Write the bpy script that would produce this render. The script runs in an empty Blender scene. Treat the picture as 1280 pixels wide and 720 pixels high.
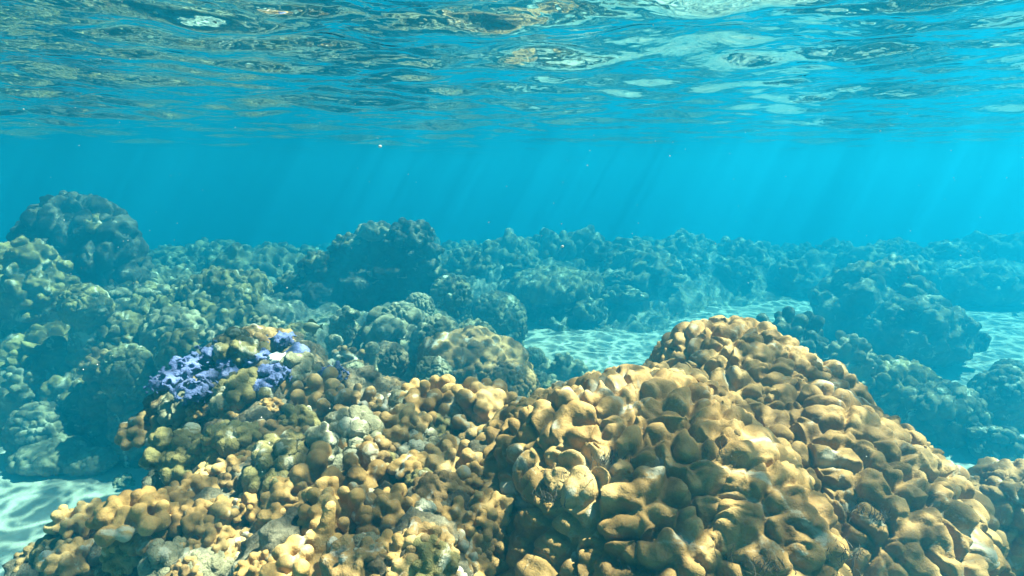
import bpy, bmesh, math, random
import numpy as np
from mathutils import Vector, Matrix
from mathutils.bvhtree import BVHTree
from mathutils.kdtree import KDTree
R = math.radians
C = bpy.context.scene.collection
SC = bpy.context.scene

# ------------------------------------------------------------------ camera
CAM_Z = -0.45
WATER_Z = -0.13                     # the water surface, a third of a metre over the lens
PITCH = 10.8
HFOV = 80.0
cam = bpy.data.cameras.new('camera')
cam.sensor_width = 36.0
cam.lens = 18.0 / math.tan(R(HFOV / 2))
cam.clip_start = 0.02
cam.clip_end = 400
camo = bpy.data.objects.new('camera', cam)
C.objects.link(camo)
camo.location = (0, 0, CAM_Z)
camo.rotation_euler = (R(90 - PITCH), 0, 0)
SC.camera = camo

# ------------------------------------------------------------------ light
SUN_EL, SUN_AZ = 60.0, 72.0         # azimuth: degrees to the right of the view direction (+Y)
w = bpy.data.worlds.new('World')
SC.world = w
w.use_nodes = True
nt = w.node_tree
sky = nt.nodes.new('ShaderNodeTexSky')
sky.sky_type = 'NISHITA'
sky.sun_disc = False
sky.sun_elevation = R(SUN_EL)
sky.sun_rotation = R(SUN_AZ)
sky.dust_density = 0.0
sky.air_density = 0.8
sky.ozone_density = 2.5
bg = nt.nodes['Background']
bg.inputs['Strength'].default_value = 0.05
nt.links.new(sky.outputs[0], bg.inputs[0])
sl = bpy.data.lights.new('sun', 'SUN')
sl.energy = 5.0
sl.angle = R(0.6)
sl.color = (1.0, 0.90, 0.74)
so = bpy.data.objects.new('sun', sl)
C.objects.link(so)
so.location = (6, 6, 10)
sd = Vector((math.sin(R(SUN_AZ)) * math.cos(R(SUN_EL)), math.cos(R(SUN_AZ)) * math.cos(R(SUN_EL)), math.sin(R(SUN_EL))))
so.rotation_euler = sd.to_track_quat('Z', 'Y').to_euler()

SC.view_settings.view_transform = 'Standard'
SC.view_settings.look = 'None'
SC.view_settings.gamma = 1.0
SC.view_settings.exposure = 3.35
SC.render.engine = 'CYCLES'
cy = SC.cycles
cy.use_denoising = True
cy.max_bounces = 8
cy.diffuse_bounces = 3
cy.glossy_bounces = 3
cy.volume_bounces = 2
cy.transparent_max_bounces = 12
cy.sample_clamp_indirect = 6.0

# ------------------------------------------------------------------ helpers
FPX = 640.0 / math.tan(R(HFOV / 2))
_F = Vector((0, math.cos(R(PITCH)), -math.sin(R(PITCH))))
_U = Vector((0, math.sin(R(PITCH)), math.cos(R(PITCH))))
CAMP = Vector((0, 0, CAM_Z))


def ray(px, py):
    return (_F + Vector((1, 0, 0)) * ((px - 640) / FPX) + _U * ((360 - py) / FPX))


def at(px, py, Y):
    """the point seen at photo pixel px, py that lies Y metres ahead"""
    d = ray(px, py)
    return CAMP + d * (Y / d.y)


def mpp(Y):
    return Y * 1.02 / FPX               # metres per photo pixel


def tag(o, label=None, cat=None, group=None, kind=None):
    if label: o['label'] = label
    if cat: o['category'] = cat
    if group: o['group'] = group
    if kind: o['kind'] = kind
    return o


def link(name, me, mat, parent=None, loc=(0, 0, 0), rot=(0, 0, 0)):
    o = bpy.data.objects.new(name, me)
    C.objects.link(o)
    if mat and me is not None:
        me.materials.clear()
        me.materials.append(mat)
    if parent: o.parent = parent
    o.location = loc
    o.rotation_euler = rot
    return o


def empty(name, loc, rz=0.0):
    o = bpy.data.objects.new(name, None)
    C.objects.link(o)
    o.empty_display_size = 0.1
    o.location = loc
    o.rotation_euler = (0, 0, rz)
    return o


def _ico(sub):
    bm = bmesh.new()
    bmesh.ops.create_icosphere(bm, subdivisions=sub, radius=1.0)
    bm.verts.ensure_lookup_table()
    v = np.array([p.co[:] for p in bm.verts])
    f = np.array([[q.index for q in p.verts] for p in bm.faces])
    bm.free()
    return v, f


ICO = {1: _ico(1), 2: _ico(2), 3: _ico(3)}


def new_mesh(name, V, Fs):
    me = bpy.data.meshes.new(name)
    V = np.asarray(V, dtype=np.float32)
    Fs = np.asarray(Fs, dtype=np.int32)
    k = Fs.shape[1]
    me.vertices.add(len(V))
    me.vertices.foreach_set('co', V.ravel())
    me.loops.add(Fs.size)
    me.loops.foreach_set('vertex_index', Fs.ravel())
    me.polygons.add(len(Fs))
    me.polygons.foreach_set('loop_start', np.arange(0, Fs.size, k, dtype=np.int32))
    me.update(calc_edges=True)
    me.polygons.foreach_set('use_smooth', np.ones(len(Fs), dtype=bool))
    me.validate()
    return me


TEX = {}


def cloud_tex(scale, depth=2, kind='CLOUDS'):
    k = (round(scale, 4), depth, kind)
    if k not in TEX:
        t = bpy.data.textures.new('noise', kind)
        t.noise_scale = scale
        if kind == 'CLOUDS':
            t.noise_depth = depth
        TEX[k] = t
    return TEX[k]


def blob(balls, voxel=0.008, smooth=4, disp=(), name='blob', seed=0):
    """fuse ellipsoids (x, y, z, rx, ry, rz) into one organic skin"""
    balls = np.asarray(balls, dtype=float)
    Vs, Fs, n = [], [], 0
    for b in balls:
        big = max(b[3:6]) > 14 * voxel
        v, f = ICO[3] if big else ICO[2]
        Vs.append(v * b[3:6] + b[:3])
        Fs.append(f + n)
        n += len(v)
    me = new_mesh(name, np.concatenate(Vs), np.concatenate(Fs))
    o = bpy.data.objects.new(name, me)
    C.objects.link(o)
    m = o.modifiers.new('r', 'REMESH')
    m.mode = 'VOXEL'
    m.voxel_size = voxel
    m.use_smooth_shade = True
    if smooth:
        m = o.modifiers.new('s', 'SMOOTH')
        m.factor = 0.5
        m.iterations = smooth
    for sc_, st in disp:
        m = o.modifiers.new('d', 'DISPLACE')
        m.texture = cloud_tex(sc_)
        m.texture_coords = 'LOCAL'
        m.strength = st
        m.mid_level = 0.5
    dg = bpy.context.evaluated_depsgraph_get()
    out = bpy.data.meshes.new_from_object(o.evaluated_get(dg))
    bpy.data.objects.remove(o)
    bpy.data.meshes.remove(me)
    out.name = name
    return out


def spread(c, r, spacing, rnd, zmin=-0.2, tries=4000, out=1.0):
    """evenly scattered points on an ellipsoid, with their outward directions"""
    c, r = np.array(c, float), np.array(r, float)
    g = np.random.RandomState(rnd.randrange(1 << 30))
    d = g.normal(size=(tries, 3))
    d /= np.linalg.norm(d, axis=1)[:, None]
    d = d[d[:, 2] > zmin]
    p = c + d * r * out
    nrm = d / r
    nrm /= np.linalg.norm(nrm, axis=1)[:, None]
    keep = []
    arr = np.empty((0, 3))
    for i in range(len(p)):
        if len(arr) == 0 or np.min(((arr - p[i]) ** 2).sum(1)) > spacing ** 2:
            arr = np.vstack([arr, p[i]])
            keep.append(i)
    return p[keep], nrm[keep]


def knobs(c, r, spacing, kr, rnd, lift=0.6, chain=(1, 2), zmin=-0.2, jitter=0.3, droop=0.0, inner=0.9):
    """a dome with rounded knobs and short fused ridges all over it"""
    P, N = spread(c, r, spacing, rnd, zmin)
    balls = [tuple(c) + tuple(np.array(r) * inner)]
    for p, n in zip(P, N):
        k = rnd.randint(*chain)
        rad = rnd.uniform(*kr)
        t = np.cross(n, np.array([rnd.gauss(0, 1), rnd.gauss(0, 1), rnd.gauss(0, 1)]))
        t = t + np.array([0, 0, -droop])
        t = t - n * (t @ n)
        t /= np.linalg.norm(t) + 1e-9
        q = p + n * (lift - 0.5) * rad + n * rnd.gauss(0, jitter) * rad
        for j in range(k):
            rr = rad * rnd.uniform(0.85, 1.1)
            balls.append(tuple(q) + (rr, rr, rr))
            q = q + t * rad * rnd.uniform(0.8, 1.15) + n * rnd.uniform(-0.15, 0.2) * rad
            t = t + np.array([rnd.gauss(0, 0.35) for _ in range(3)])
            t = t - n * (t @ n)
            t /= np.linalg.norm(t) + 1e-9
    return balls


def fingers(c, r, spacing, kr, rnd, length=2.2, zmin=0.0, inner=0.75):
    """a low hummock bristling with blunt upright lobes"""
    P, N = spread(c, r, spacing, rnd, zmin)
    balls = [tuple(c) + tuple(np.array(r) * inner)]
    for p, n in zip(P, N):
        rad = rnd.uniform(*kr)
        L = rad * length * rnd.uniform(0.5, 1.15)
        a = np.array([n[0], n[1], n[2] + 0.35]) + np.array([rnd.gauss(0, .18) for _ in range(3)])
        a /= np.linalg.norm(a)
        s = 4
        q0 = p - n * rad * 1.2
        for j in range(s):
            u = j / (s - 1)
            rr = rad * (0.74 + 0.30 * u)
            q = q0 + a * (L + rad * 0.4) * u
            balls.append(tuple(q) + (rr, rr, rr * 1.02))
        if rnd.random() < 0.55:
            t = np.cross(a, [rnd.gauss(0, 1) for _ in range(3)])
            t /= np.linalg.norm(t)
            q = q0 + a * L * 0.75 + t * rad * 0.95
            rr = rad * rnd.uniform(0.6, 0.85)
            balls.append(tuple(q) + (rr, rr, rr))
    return balls


def wob(p, g, lam, amp):
    """smooth vector noise from a few sines, to bend the lobes out of regular cells"""
    o = np.zeros_like(p)
    for _ in range(5):
        k = g.normal(size=3)
        k *= 2 * np.pi / (lam * g.uniform(.7, 1.6)) / np.linalg.norm(k)
        o += np.sin(p @ k + g.rand() * 6.283)[:, None] * g.normal(size=3)
    return p + o * amp * .45


def lobes(me, spacing, amp, seed=0, sub=0.45, sub_amp=0.35, squash=1.0, smooth=3, fuse=0.22, soft=2.6):
    """swell the skin into closely packed rounded lobes parted by narrow creases, as massive corals grow"""
    n = len(me.vertices)
    v = np.empty(n * 3, np.float32); me.vertices.foreach_get('co', v); v = v.reshape(-1, 3).astype(float)
    nr = np.empty(n * 3, np.float32); me.vertices.foreach_get('normal', nr); nr = nr.reshape(-1, 3).astype(float)
    g = np.random.RandomState(seed)
    disp = np.zeros(n)
    for level, (sp, am) in enumerate(((spacing, amp), (spacing * sub, amp * sub_amp))):
        if am <= 0: continue
        p = wob(v, g, sp * 3.2, sp * .28)
        p = wob(p, g, sp * 1.3, sp * .07) * np.array([1, 1, squash])
        order = g.permutation(n)[:min(n, 9000)]
        pts = p[order]
        alive = np.ones(len(pts), bool)
        seeds = []
        rr = sp * g.uniform(.62, 1.25, len(pts))
        for i in range(len(pts)):
            if alive[i]:
                seeds.append(pts[i])
                alive &= ((pts - pts[i]) ** 2).sum(1) > rr[i] ** 2
        S = np.array(seeds)
        kd = KDTree(len(S))
        for i, q in enumerate(seeds): kd.insert(q, i)
        kd.balance()
        d1 = np.zeros(n); d2 = np.zeros(n); i1 = np.zeros(n, int); i2 = np.zeros(n, int)
        for i, q in enumerate(p.tolist()):
            r_ = kd.find_n(q, 2)
            i1[i] = r_[0][1]; d1[i] = r_[0][2]
            i2[i] = r_[-1][1]; d2[i] = r_[-1][2]
        gap = np.clip((d2 - d1) / (sp * .85), 0, 1)
        lift = g.uniform(.82, 1.2, len(S))
        prof = 1 - (1 - gap) ** soft
        # some neighbours stay fused into one ridge: their shared crease is shallow
        code = (np.minimum(i1, i2) * 7919 + np.maximum(i1, i2) * 104729) % 1000 / 1000.0
        fl = np.where(code < fuse, .55, 0.0)
        prof = fl + (1 - fl) * prof
        h1 = lift[i1]; h2 = lift[i2]
        wgt = .5 + .5 * np.clip(gap * 3, 0, 1)
        disp += am * prof * (h1 * wgt + h2 * (1 - wgt))
    v = v + nr * disp[:, None]
    me.vertices.foreach_set('co', v.astype(np.float32).ravel())
    me.update()
    if smooth:
        o = bpy.data.objects.new('tmp', me)
        C.objects.link(o)
        m = o.modifiers.new('s', 'SMOOTH'); m.factor = .5; m.iterations = smooth
        out = bpy.data.meshes.new_from_object(o.evaluated_get(bpy.context.evaluated_depsgraph_get()))
        bpy.data.objects.remove(o)
        out.name = me.name
        bpy.data.meshes.remove(me)
        return out
    return me


# ------------------------------------------------------------------ materials
class NT:
    def __init__(s, name):
        s.m = bpy.data.materials.new(name)
        s.m.use_nodes = True
        s.t = s.m.node_tree
        s.t.nodes.clear()
        s.out = s.n('ShaderNodeOutputMaterial')

    def n(s, t, **k):
        nd = s.t.nodes.new(t)
        for a, b in k.items():
            if a.startswith('i_'):
                key = a[2:]
                key = int(key) if key.isdigit() else key.replace('_', ' ')
                nd.inputs[key].default_value = b
            else:
                setattr(nd, a, b)
        return nd

    def l(s, a, b):
        s.t.links.new(a, b)

    def coords(s, kind='Object'):
        return s.n('ShaderNodeTexCoord').outputs[kind]

    def noise(s, co, scale, detail=3.0, rough=0.55, dist=0.0):
        nd = s.n('ShaderNodeTexNoise', i_Scale=scale, i_Detail=detail, i_Roughness=rough, i_Distortion=dist)
        s.l(co, nd.inputs['Vector'])
        return nd.outputs['Fac']

    def ramp(s, fac, stops):
        nd = s.n('ShaderNodeValToRGB')
        e = nd.color_ramp.elements
        while len(e) < len(stops):
            e.new(0.5)
        for x, (p, c) in zip(e, stops):
            x.position = p
            x.color = c if len(c) == 4 else tuple(c) + (1,)
        s.l(fac, nd.inputs[0])
        return nd.outputs[0]

    def mix(s, fac, a, b, mode='MIX'):
        nd = s.n('ShaderNodeMix', data_type='RGBA', blend_type=mode)
        for v, i in ((fac, 0), (a, 6), (b, 7)):
            if hasattr(v, 'is_linked') or hasattr(v, 'links'):
                s.l(v, nd.inputs[i])
            else:
                nd.inputs[i].default_value = v if not isinstance(v, tuple) or len(v) == 4 else v + (1,)
        return nd.outputs[2]

    def math(s, op, a, b=None, c=None, clamp=False):
        nd = s.n('ShaderNodeMath', operation=op, use_clamp=clamp)
        for i, v in enumerate((a, b, c)):
            if v is None: continue
            if isinstance(v, (int, float)): nd.inputs[i].default_value = v
            else: s.l(v, nd.inputs[i])
        return nd.outputs[0]

    def bump(s, h, strength, dist, prev=None):
        nd = s.n('ShaderNodeBump', i_Strength=strength, i_Distance=dist)
        s.l(h, nd.inputs['Height'])
        if prev: s.l(prev, nd.inputs['Normal'])
        return nd.outputs[0]


def g3(a):
    return (a[0], a[1], a[2], 1)


def coral_mat(name, dark, mid, pale, patch=None, patch_amt=0.0, grain=330.0, var=5.0, rough=0.8, bump=1.0, mottle=24.0, film=None):
    M = NT(name)
    oi = M.n('ShaderNodeObjectInfo')
    co0 = M.coords()
    off = M.n('ShaderNodeVectorMath', operation='MULTIPLY_ADD')
    M.l(oi.outputs['Location'], off.inputs[0])
    off.inputs[1].default_value = (3.1, 3.1, 3.1)
    M.l(co0, off.inputs[2])
    co = off.outputs[0]
    a = M.noise(co, var, 4, 0.6, 0.4)
    b = M.noise(co, mottle, 3, 0.6)
    f = M.math('ADD', M.math('MULTIPLY', a, 0.65), M.math('MULTIPLY', b, 0.35))
    col = M.ramp(f, [(0.33, g3(dark)), (0.5, g3(mid)), (0.68, g3(pale))])
    # polyp speckle
    v = M.n('ShaderNodeTexVoronoi', i_Scale=grain)
    M.l(co, v.inputs['Vector'])
    sp = M.math('MULTIPLY_ADD', v.outputs['Distance'], -0.35, 1.12)
    spc = M.n('ShaderNodeCombineColor')
    for i in range(3): M.l(sp, spc.inputs[i])
    col = M.mix(0.8, col, spc.outputs[0], 'MULTIPLY')
    if patch:
        pm = M.noise(co, 9.0, 5, 0.65, 0.8)
        pf = M.n('ShaderNodeMapRange', i_From_Min=0.62 - patch_amt, i_From_Max=0.68 - patch_amt)
        M.l(pm, pf.inputs['Value'])
        col = M.mix(pf.outputs[0], col, g3(patch))
    if film:
        fm = M.n('ShaderNodeMapRange', i_From_Min=0.60, i_From_Max=0.70, i_To_Max=0.7)
        M.l(M.noise(co, 13.0, 6, 0.7, 0.6), fm.inputs['Value'])
        col = M.mix(fm.outputs[0], col, g3(film))
    # each colony its own slight tint
    rv = M.n('ShaderNodeMapRange', i_To_Min=0.82, i_To_Max=1.15)
    M.l(oi.outputs['Random'], rv.inputs['Value'])
    hs = M.n('ShaderNodeHueSaturation')
    M.l(col, hs.inputs['Color'])
    M.l(rv.outputs[0], hs.inputs['Value'])
    h = M.math('ADD', M.math('MULTIPLY', M.noise(co, grain * 0.9, 2, 0.6), 0.5), M.math('MULTIPLY', v.outputs['Distance'], -0.5))
    n1 = M.bump(M.noise(co, 38, 4, 0.62), 0.35 * bump, 0.02)
    n2 = M.bump(h, 0.5 * bump, 0.003, n1)
    p = M.n('ShaderNodeBsdfPrincipled', i_Roughness=rough)
    p.inputs['Specular IOR Level'].default_value = 0.25
    M.l(hs.outputs[0], p.inputs['Base Color'])
    M.l(n2, p.inputs['Normal'])
    M.l(p.outputs[0], M.out.inputs[0])
    return M.m


def rock_mat(name, dark, mid, pale, tint=None, scale=7.0, bump=1.0):
    M = NT(name)
    oi = M.n('ShaderNodeObjectInfo')
    off = M.n('ShaderNodeVectorMath', operation='MULTIPLY_ADD')
    M.l(oi.outputs['Location'], off.inputs[0])
    off.inputs[1].default_value = (2.3, 2.3, 2.3)
    M.l(M.coords(), off.inputs[2])
    co = off.outputs[0]
    f = M.noise(co, scale, 8, 0.68, 0.5)
    col = M.ramp(f, [(0.36, g3(dark)), (0.5, g3(mid)), (0.62, g3(pale))])
    if tint:
        t = M.n('ShaderNodeMapRange', i_From_Min=0.55, i_From_Max=0.66)
        M.l(M.noise(co, scale * 1.7, 4, 0.6), t.inputs['Value'])
        col = M.mix(t.outputs[0], col, g3(tint))
    fine = M.noise(co, 140, 5, 0.7)
    fc = M.n('ShaderNodeMapRange', i_From_Min=0.3, i_From_Max=0.7, i_To_Min=0.65, i_To_Max=1.25)
    M.l(fine, fc.inputs['Value'])
    cc = M.n('ShaderNodeCombineColor')
    for i in range(3): M.l(fc.outputs[0], cc.inputs[i])
    col = M.mix(1.0, col, cc.outputs[0], 'MULTIPLY')
    n1 = M.bump(M.noise(co, 22, 7, 0.7), 0.7 * bump, 0.04)
    n2 = M.bump(fine, 0.6 * bump, 0.008, n1)
    p = M.n('ShaderNodeBsdfPrincipled', i_Roughness=0.9)
    p.inputs['Specular IOR Level'].default_value = 0.15
    M.l(col, p.inputs['Base Color'])
    M.l(n2, p.inputs['Normal'])
    M.l(p.outputs[0], M.out.inputs[0])
    return M.m


def plain_mat(name, col, rough=0.5, spec=0.4):
    M = NT(name)
    f = M.noise(M.coords(), 60, 3)
    c = M.ramp(f, [(0.3, g3([x * 0.8 for x in col])), (0.7, g3([min(1, x * 1.15) for x in col]))])
    p = M.n('ShaderNodeBsdfPrincipled', i_Roughness=rough)
    p.inputs['Specular IOR Level'].default_value = spec
    M.l(c, p.inputs['Base Color'])
    M.l(p.outputs[0], M.out.inputs[0])
    return M.m


MAT = {}
MAT['gold'] = coral_mat('golden_lobe_coral', (0.13, 0.066, 0.017), (0.27, 0.148, 0.042), (0.44, 0.275, 0.11), (0.30, 0.25, 0.17), 0.035, bump=0.7, film=(0.055, 0.045, 0.022))
MAT['gold2'] = coral_mat('amber_lobe_coral', (0.11, 0.057, 0.017), (0.21, 0.12, 0.038), (0.36, 0.23, 0.095), (0.30, 0.26, 0.20), 0.06, film=(0.06, 0.052, 0.025))
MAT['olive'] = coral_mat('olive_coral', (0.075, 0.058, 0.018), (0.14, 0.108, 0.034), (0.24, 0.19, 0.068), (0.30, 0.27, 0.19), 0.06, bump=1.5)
MAT['pale'] = coral_mat('pale_grey_coral', (0.095, 0.078, 0.042), (0.17, 0.145, 0.08), (0.28, 0.245, 0.15), (0.34, 0.30, 0.21), 0.05, bump=1.5)
MAT['brown'] = coral_mat('brown_sponge_coral', (0.06, 0.048, 0.025), (0.12, 0.09, 0.045), (0.19, 0.145, 0.08), None, 0, grain=160, bump=2.0)
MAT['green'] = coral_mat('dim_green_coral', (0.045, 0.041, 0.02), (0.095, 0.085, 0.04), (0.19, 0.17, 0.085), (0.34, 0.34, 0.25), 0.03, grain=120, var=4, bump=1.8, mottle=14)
MAT['blue'] = coral_mat('violet_blue_crust', (0.04, 0.05, 0.11), (0.085, 0.10, 0.225), (0.21, 0.21, 0.34), None, 0, grain=220, var=14, bump=2.0, mottle=40)
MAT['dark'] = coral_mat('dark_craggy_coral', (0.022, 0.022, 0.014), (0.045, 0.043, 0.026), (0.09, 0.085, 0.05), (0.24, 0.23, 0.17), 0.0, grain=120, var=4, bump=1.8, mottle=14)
MAT['rock'] = rock_mat('dead_reef_rock', (0.035, 0.03, 0.02), (0.09, 0.073, 0.043), (0.26, 0.22, 0.145), (0.20, 0.13, 0.06))
MAT['rubble'] = rock_mat('reef_rubble', (0.07, 0.07, 0.05), (0.17, 0.16, 0.11), (0.40, 0.37, 0.28), (0.14, 0.14, 0.06), 4.0, 1.4)


def sand_material():
    M = NT('white_coral_sand')
    co = M.coords()
    f = M.noise(co, 3.0, 6, 0.65)
    col = M.ramp(f, [(0.3, (0.20, 0.18, 0.135, 1)), (0.55, (0.30, 0.275, 0.22, 1)), (0.75, (0.37, 0.345, 0.29, 1))])
    fine = M.noise(co, 300, 3, 0.7)
    n1 = M.bump(M.noise(co, 5, 6, 0.65, 0.4), 0.6, 0.06)
    n2 = M.bump(fine, 0.4, 0.004, n1)
    p = M.n('ShaderNodeBsdfPrincipled', i_Roughness=0.95)
    p.inputs['Specular IOR Level'].default_value = 0.1
    M.l(col, p.inputs['Base Color'])
    M.l(n2, p.inputs['Normal'])
    M.l(p.outputs[0], M.out.inputs[0])
    return M.m


MAT['sand'] = sand_material()


def water_material():
    M = NT('rippled_water_surface')
    co = M.coords()
    h = M.math('ADD', M.noise(co, 5.0, 3, 0.5, 0.3), M.math('MULTIPLY', M.noise(co, 14.0, 2, 0.5), 0.3))
    nb = M.bump(h, 0.28, 0.04)
    fr = M.n('ShaderNodeFresnel', i_IOR=1.33)
    M.l(nb, fr.inputs['Normal'])
    # painted caustics: a bright net in the transparent colour, not focused by the ripples
    warp = M.n('ShaderNodeTexNoise', i_Scale=3.2, i_Detail=3.0)
    M.l(co, warp.inputs['Vector'])
    wv = M.n('ShaderNodeVectorMath', operation='MULTIPLY_ADD')
    M.l(warp.outputs['Color'], wv.inputs[0])
    wv.inputs[1].default_value = (0.42, 0.42, 0.42)
    M.l(co, wv.inputs[2])

    def net(scale, width):
        v = M.n('ShaderNodeTexVoronoi', i_Scale=scale, feature='DISTANCE_TO_EDGE', voronoi_dimensions='2D')
        M.l(wv.outputs[0], v.inputs['Vector'])
        r = M.n('ShaderNodeMapRange', interpolation_type='SMOOTHERSTEP', i_From_Min=0.0, i_From_Max=width, i_To_Min=1.0, i_To_Max=0.0)
        M.l(v.outputs['Distance'], r.inputs['Value'])
        return r.outputs[0]
    a = net(3.4, 0.17)
    b = net(7.5, 0.20)
    brk = M.n('ShaderNodeMapRange', i_From_Min=0.36, i_From_Max=0.62, i_To_Min=0.40, i_To_Max=1.0)
    M.l(M.noise(co, 2.3, 3, 0.6), brk.inputs['Value'])
    brk2 = M.n('ShaderNodeMapRange', i_From_Min=0.4, i_From_Max=0.6, i_To_Min=0.15, i_To_Max=1.0)
    M.l(M.noise(co, 5.1, 2, 0.6), brk2.inputs['Value'])
    s = M.math('ADD', M.math('MULTIPLY', M.math('MULTIPLY', a, brk.outputs[0]), 0.9), M.math('MULTIPLY', M.math('MULTIPLY', b, brk2.outputs[0]), 0.7))
    big = M.n('ShaderNodeMapRange', i_From_Min=0.35, i_From_Max=0.65, i_To_Min=0.05, i_To_Max=0.26)
    M.l(M.noise(co, 1.4, 2, 0.5), big.inputs['Value'])
    s = M.math('ADD', s, big.outputs[0], clamp=True)
    cc = M.n('ShaderNodeCombineColor')
    for i in range(3): M.l(s, cc.inputs[i])
    tr = M.n('ShaderNodeBsdfTransparent')
    M.l(cc.outputs[0], tr.inputs[0])
    gl = M.n('ShaderNodeBsdfGlossy', i_Roughness=0.0)
    gl.inputs['Color'].default_value = (1, 1, 1, 1)
    M.l(nb, gl.inputs['Normal'])
    mx = M.n('ShaderNodeMixShader')
    M.l(fr.outputs[0], mx.inputs[0])
    M.l(tr.outputs[0], mx.inputs[1])
    M.l(gl.outputs[0], mx.inputs[2])
    M.l(mx.outputs[0], M.out.inputs[0])
    return M.m


# ------------------------------------------------------------------ water: surface and body
def build_surface():
    nr, na = 560, 900
    r = 0.2 * (75.0 / 0.2) ** (np.arange(nr) / (nr - 1))
    a = np.arange(na) / na * 2 * np.pi
    X = np.outer(r, np.sin(a))
    Y = np.outer(r, np.cos(a))
    Z = np.zeros_like(X)
    g = np.random.RandomState(14)
    cell = np.maximum(np.gradient(r)[:, None] * np.ones((1, na)), (r * 2 * np.pi / na)[:, None])
    for i in range(90):
        lam = 0.055 * (1.3 / 0.055) ** g.rand()
        th = g.normal(0.2, 0.6)
        k = 2 * np.pi / lam
        amp = 0.030 * lam ** 1.0 * g.uniform(0.4, 1.0) * (0.6 if lam < 0.14 else 1.0)
        amp *= 0.175
        fade = np.clip((lam / cell - 2.5) / 2.5, 0, 1)
        Z += fade * amp * np.sin(k * (X * np.sin(th) + Y * np.cos(th)) + g.rand() * 6.283)
    V = np.stack([X, Y, Z], -1).reshape(-1, 3)
    V = np.vstack([V, [[0, 0, 0]]])
    i0 = (np.arange(nr - 1)[:, None] * na + np.arange(na)[None, :])
    i1 = (np.arange(nr - 1)[:, None] * na + (np.arange(na)[None, :] + 1) % na)
    F = np.stack([i0, i1, i1 + na, i0 + na], -1).reshape(-1, 4)
    # orientation: normals up
    me = new_mesh('water_surface', V, F)
    o = link('water_surface', me, water_material(), loc=(0, 0, WATER_Z))
    tag(o, kind='structure')
    return o


water = build_surface()


def build_haze():
    bm = bmesh.new()
    bmesh.ops.create_cube(bm, size=1.0)
    me = bpy.data.meshes.new('haze')
    for v in bm.verts:
        v.co = Vector((v.co.x * 130, v.co.y * 130, (v.co.z + 0.5) * 9.2 - 9.0))
    bm.to_mesh(me)
    bm.free()
    M = NT('sea_water_body')
    p = M.n('ShaderNodeVolumePrincipled')
    p.inputs['Density'].default_value = 0.285
    p.inputs['Color'].default_value = (0.003, 0.148, 0.245, 1)
    p.inputs['Absorption Color'].default_value = (0.03, 0.39, 0.48, 1)
    p.inputs['Anisotropy'].default_value = 0.5
    M.l(p.outputs[0], M.out.inputs['Volume'])
    o = link('haze', me, M.m)
    tag(o, kind='stuff')
    return o


# ------------------------------------------------------------------ seabed
SAND_Z = -1.8
K = 1.45                            # the seabed and all that stands on it lie this much deeper and farther
_g = np.random.RandomState(11)
_WAVES = [(lam, _g.rand() * 6.283, _g.rand() * 6.283) for lam in np.geomspace(6, 0.35, 26)]


def lumps(x, y, lo=0.3, hi=9):
    z = 0
    for lam, th, ph in _WAVES:
        if lo <= lam <= hi:
            k = 2 * math.pi / lam
            u = x * math.cos(th) + y * math.sin(th)
            v = -x * math.sin(th) + y * math.cos(th)
            z = z + 0.05 * lam * np.sin(k * u + ph + 1.3 * np.sin(0.7 * k * v + ph * 2))
    return z


def sstep(a, b, x):
    t = np.clip((x - a) / (b - a), 0, 1)
    return t * t * (3 - 2 * t)


def sand_h(x, y):
    return CAM_Z + (_sand(x / K, y / K) - CAM_Z) * K


def reef_h(x, y):
    return CAM_Z + (_reef(x / K, y / K) - CAM_Z) * K


def _sand(x, y):
    return SAND_Z + 0.10 * lumps(x, y, 0.5, 4) - 2.8 * sstep(6.3, 11.0, y + .7 * np.sin(.9 * x + 1.2))


def _reef(x, y):
    """low shelf of dead reef: to the left of the sand channel, and all across farther out"""
    wob = 0.35 * np.sin(1.7 * y + 0.6) + 0.2 * np.sin(4.1 * y + 2.0)
    left = sstep(0.25, -0.55, x + wob * 0.5) * sstep(2.75, 3.5, y - 0.25 * np.sin(2.3 * x))
    far = sstep(4.9, 6.2, y + 0.5 * np.sin(1.3 * x + 1.0) - 0.25 * np.abs(x - 1.2))
    m = np.maximum(left, far)
    hump = .34 * np.exp(-((x + 1.85) / .8) ** 2 - ((y - 3.4) / .60) ** 2)
    return -2.05 + 0.62 * m + hump + 0.16 * lumps(x, y, 0.3, 2.5) * (0.4 + m) - 2.8 * sstep(6.6, 14.0, y)


def ground(x, y):
    return float(max(sand_h(np.float64(x), np.float64(y)), reef_h(np.float64(x), np.float64(y))))


def grid_mesh(name, xs, ys, fn):
    X, Y = np.meshgrid(xs, ys)
    Z = fn(X, Y)
    V = np.stack([X, Y, Z], -1).reshape(-1, 3)
    nx = len(xs)
    i = (np.arange(len(ys) - 1)[:, None] * nx + np.arange(nx - 1)[None, :])
    F = np.stack([i, i + 1, i + nx + 1, i + nx], -1).reshape(-1, 4)
    return new_mesh(name, V, F)


def sym(n, far, p=2.2):
    t = np.linspace(-1, 1, n)
    return np.sign(t) * np.abs(t) ** p * far


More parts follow.
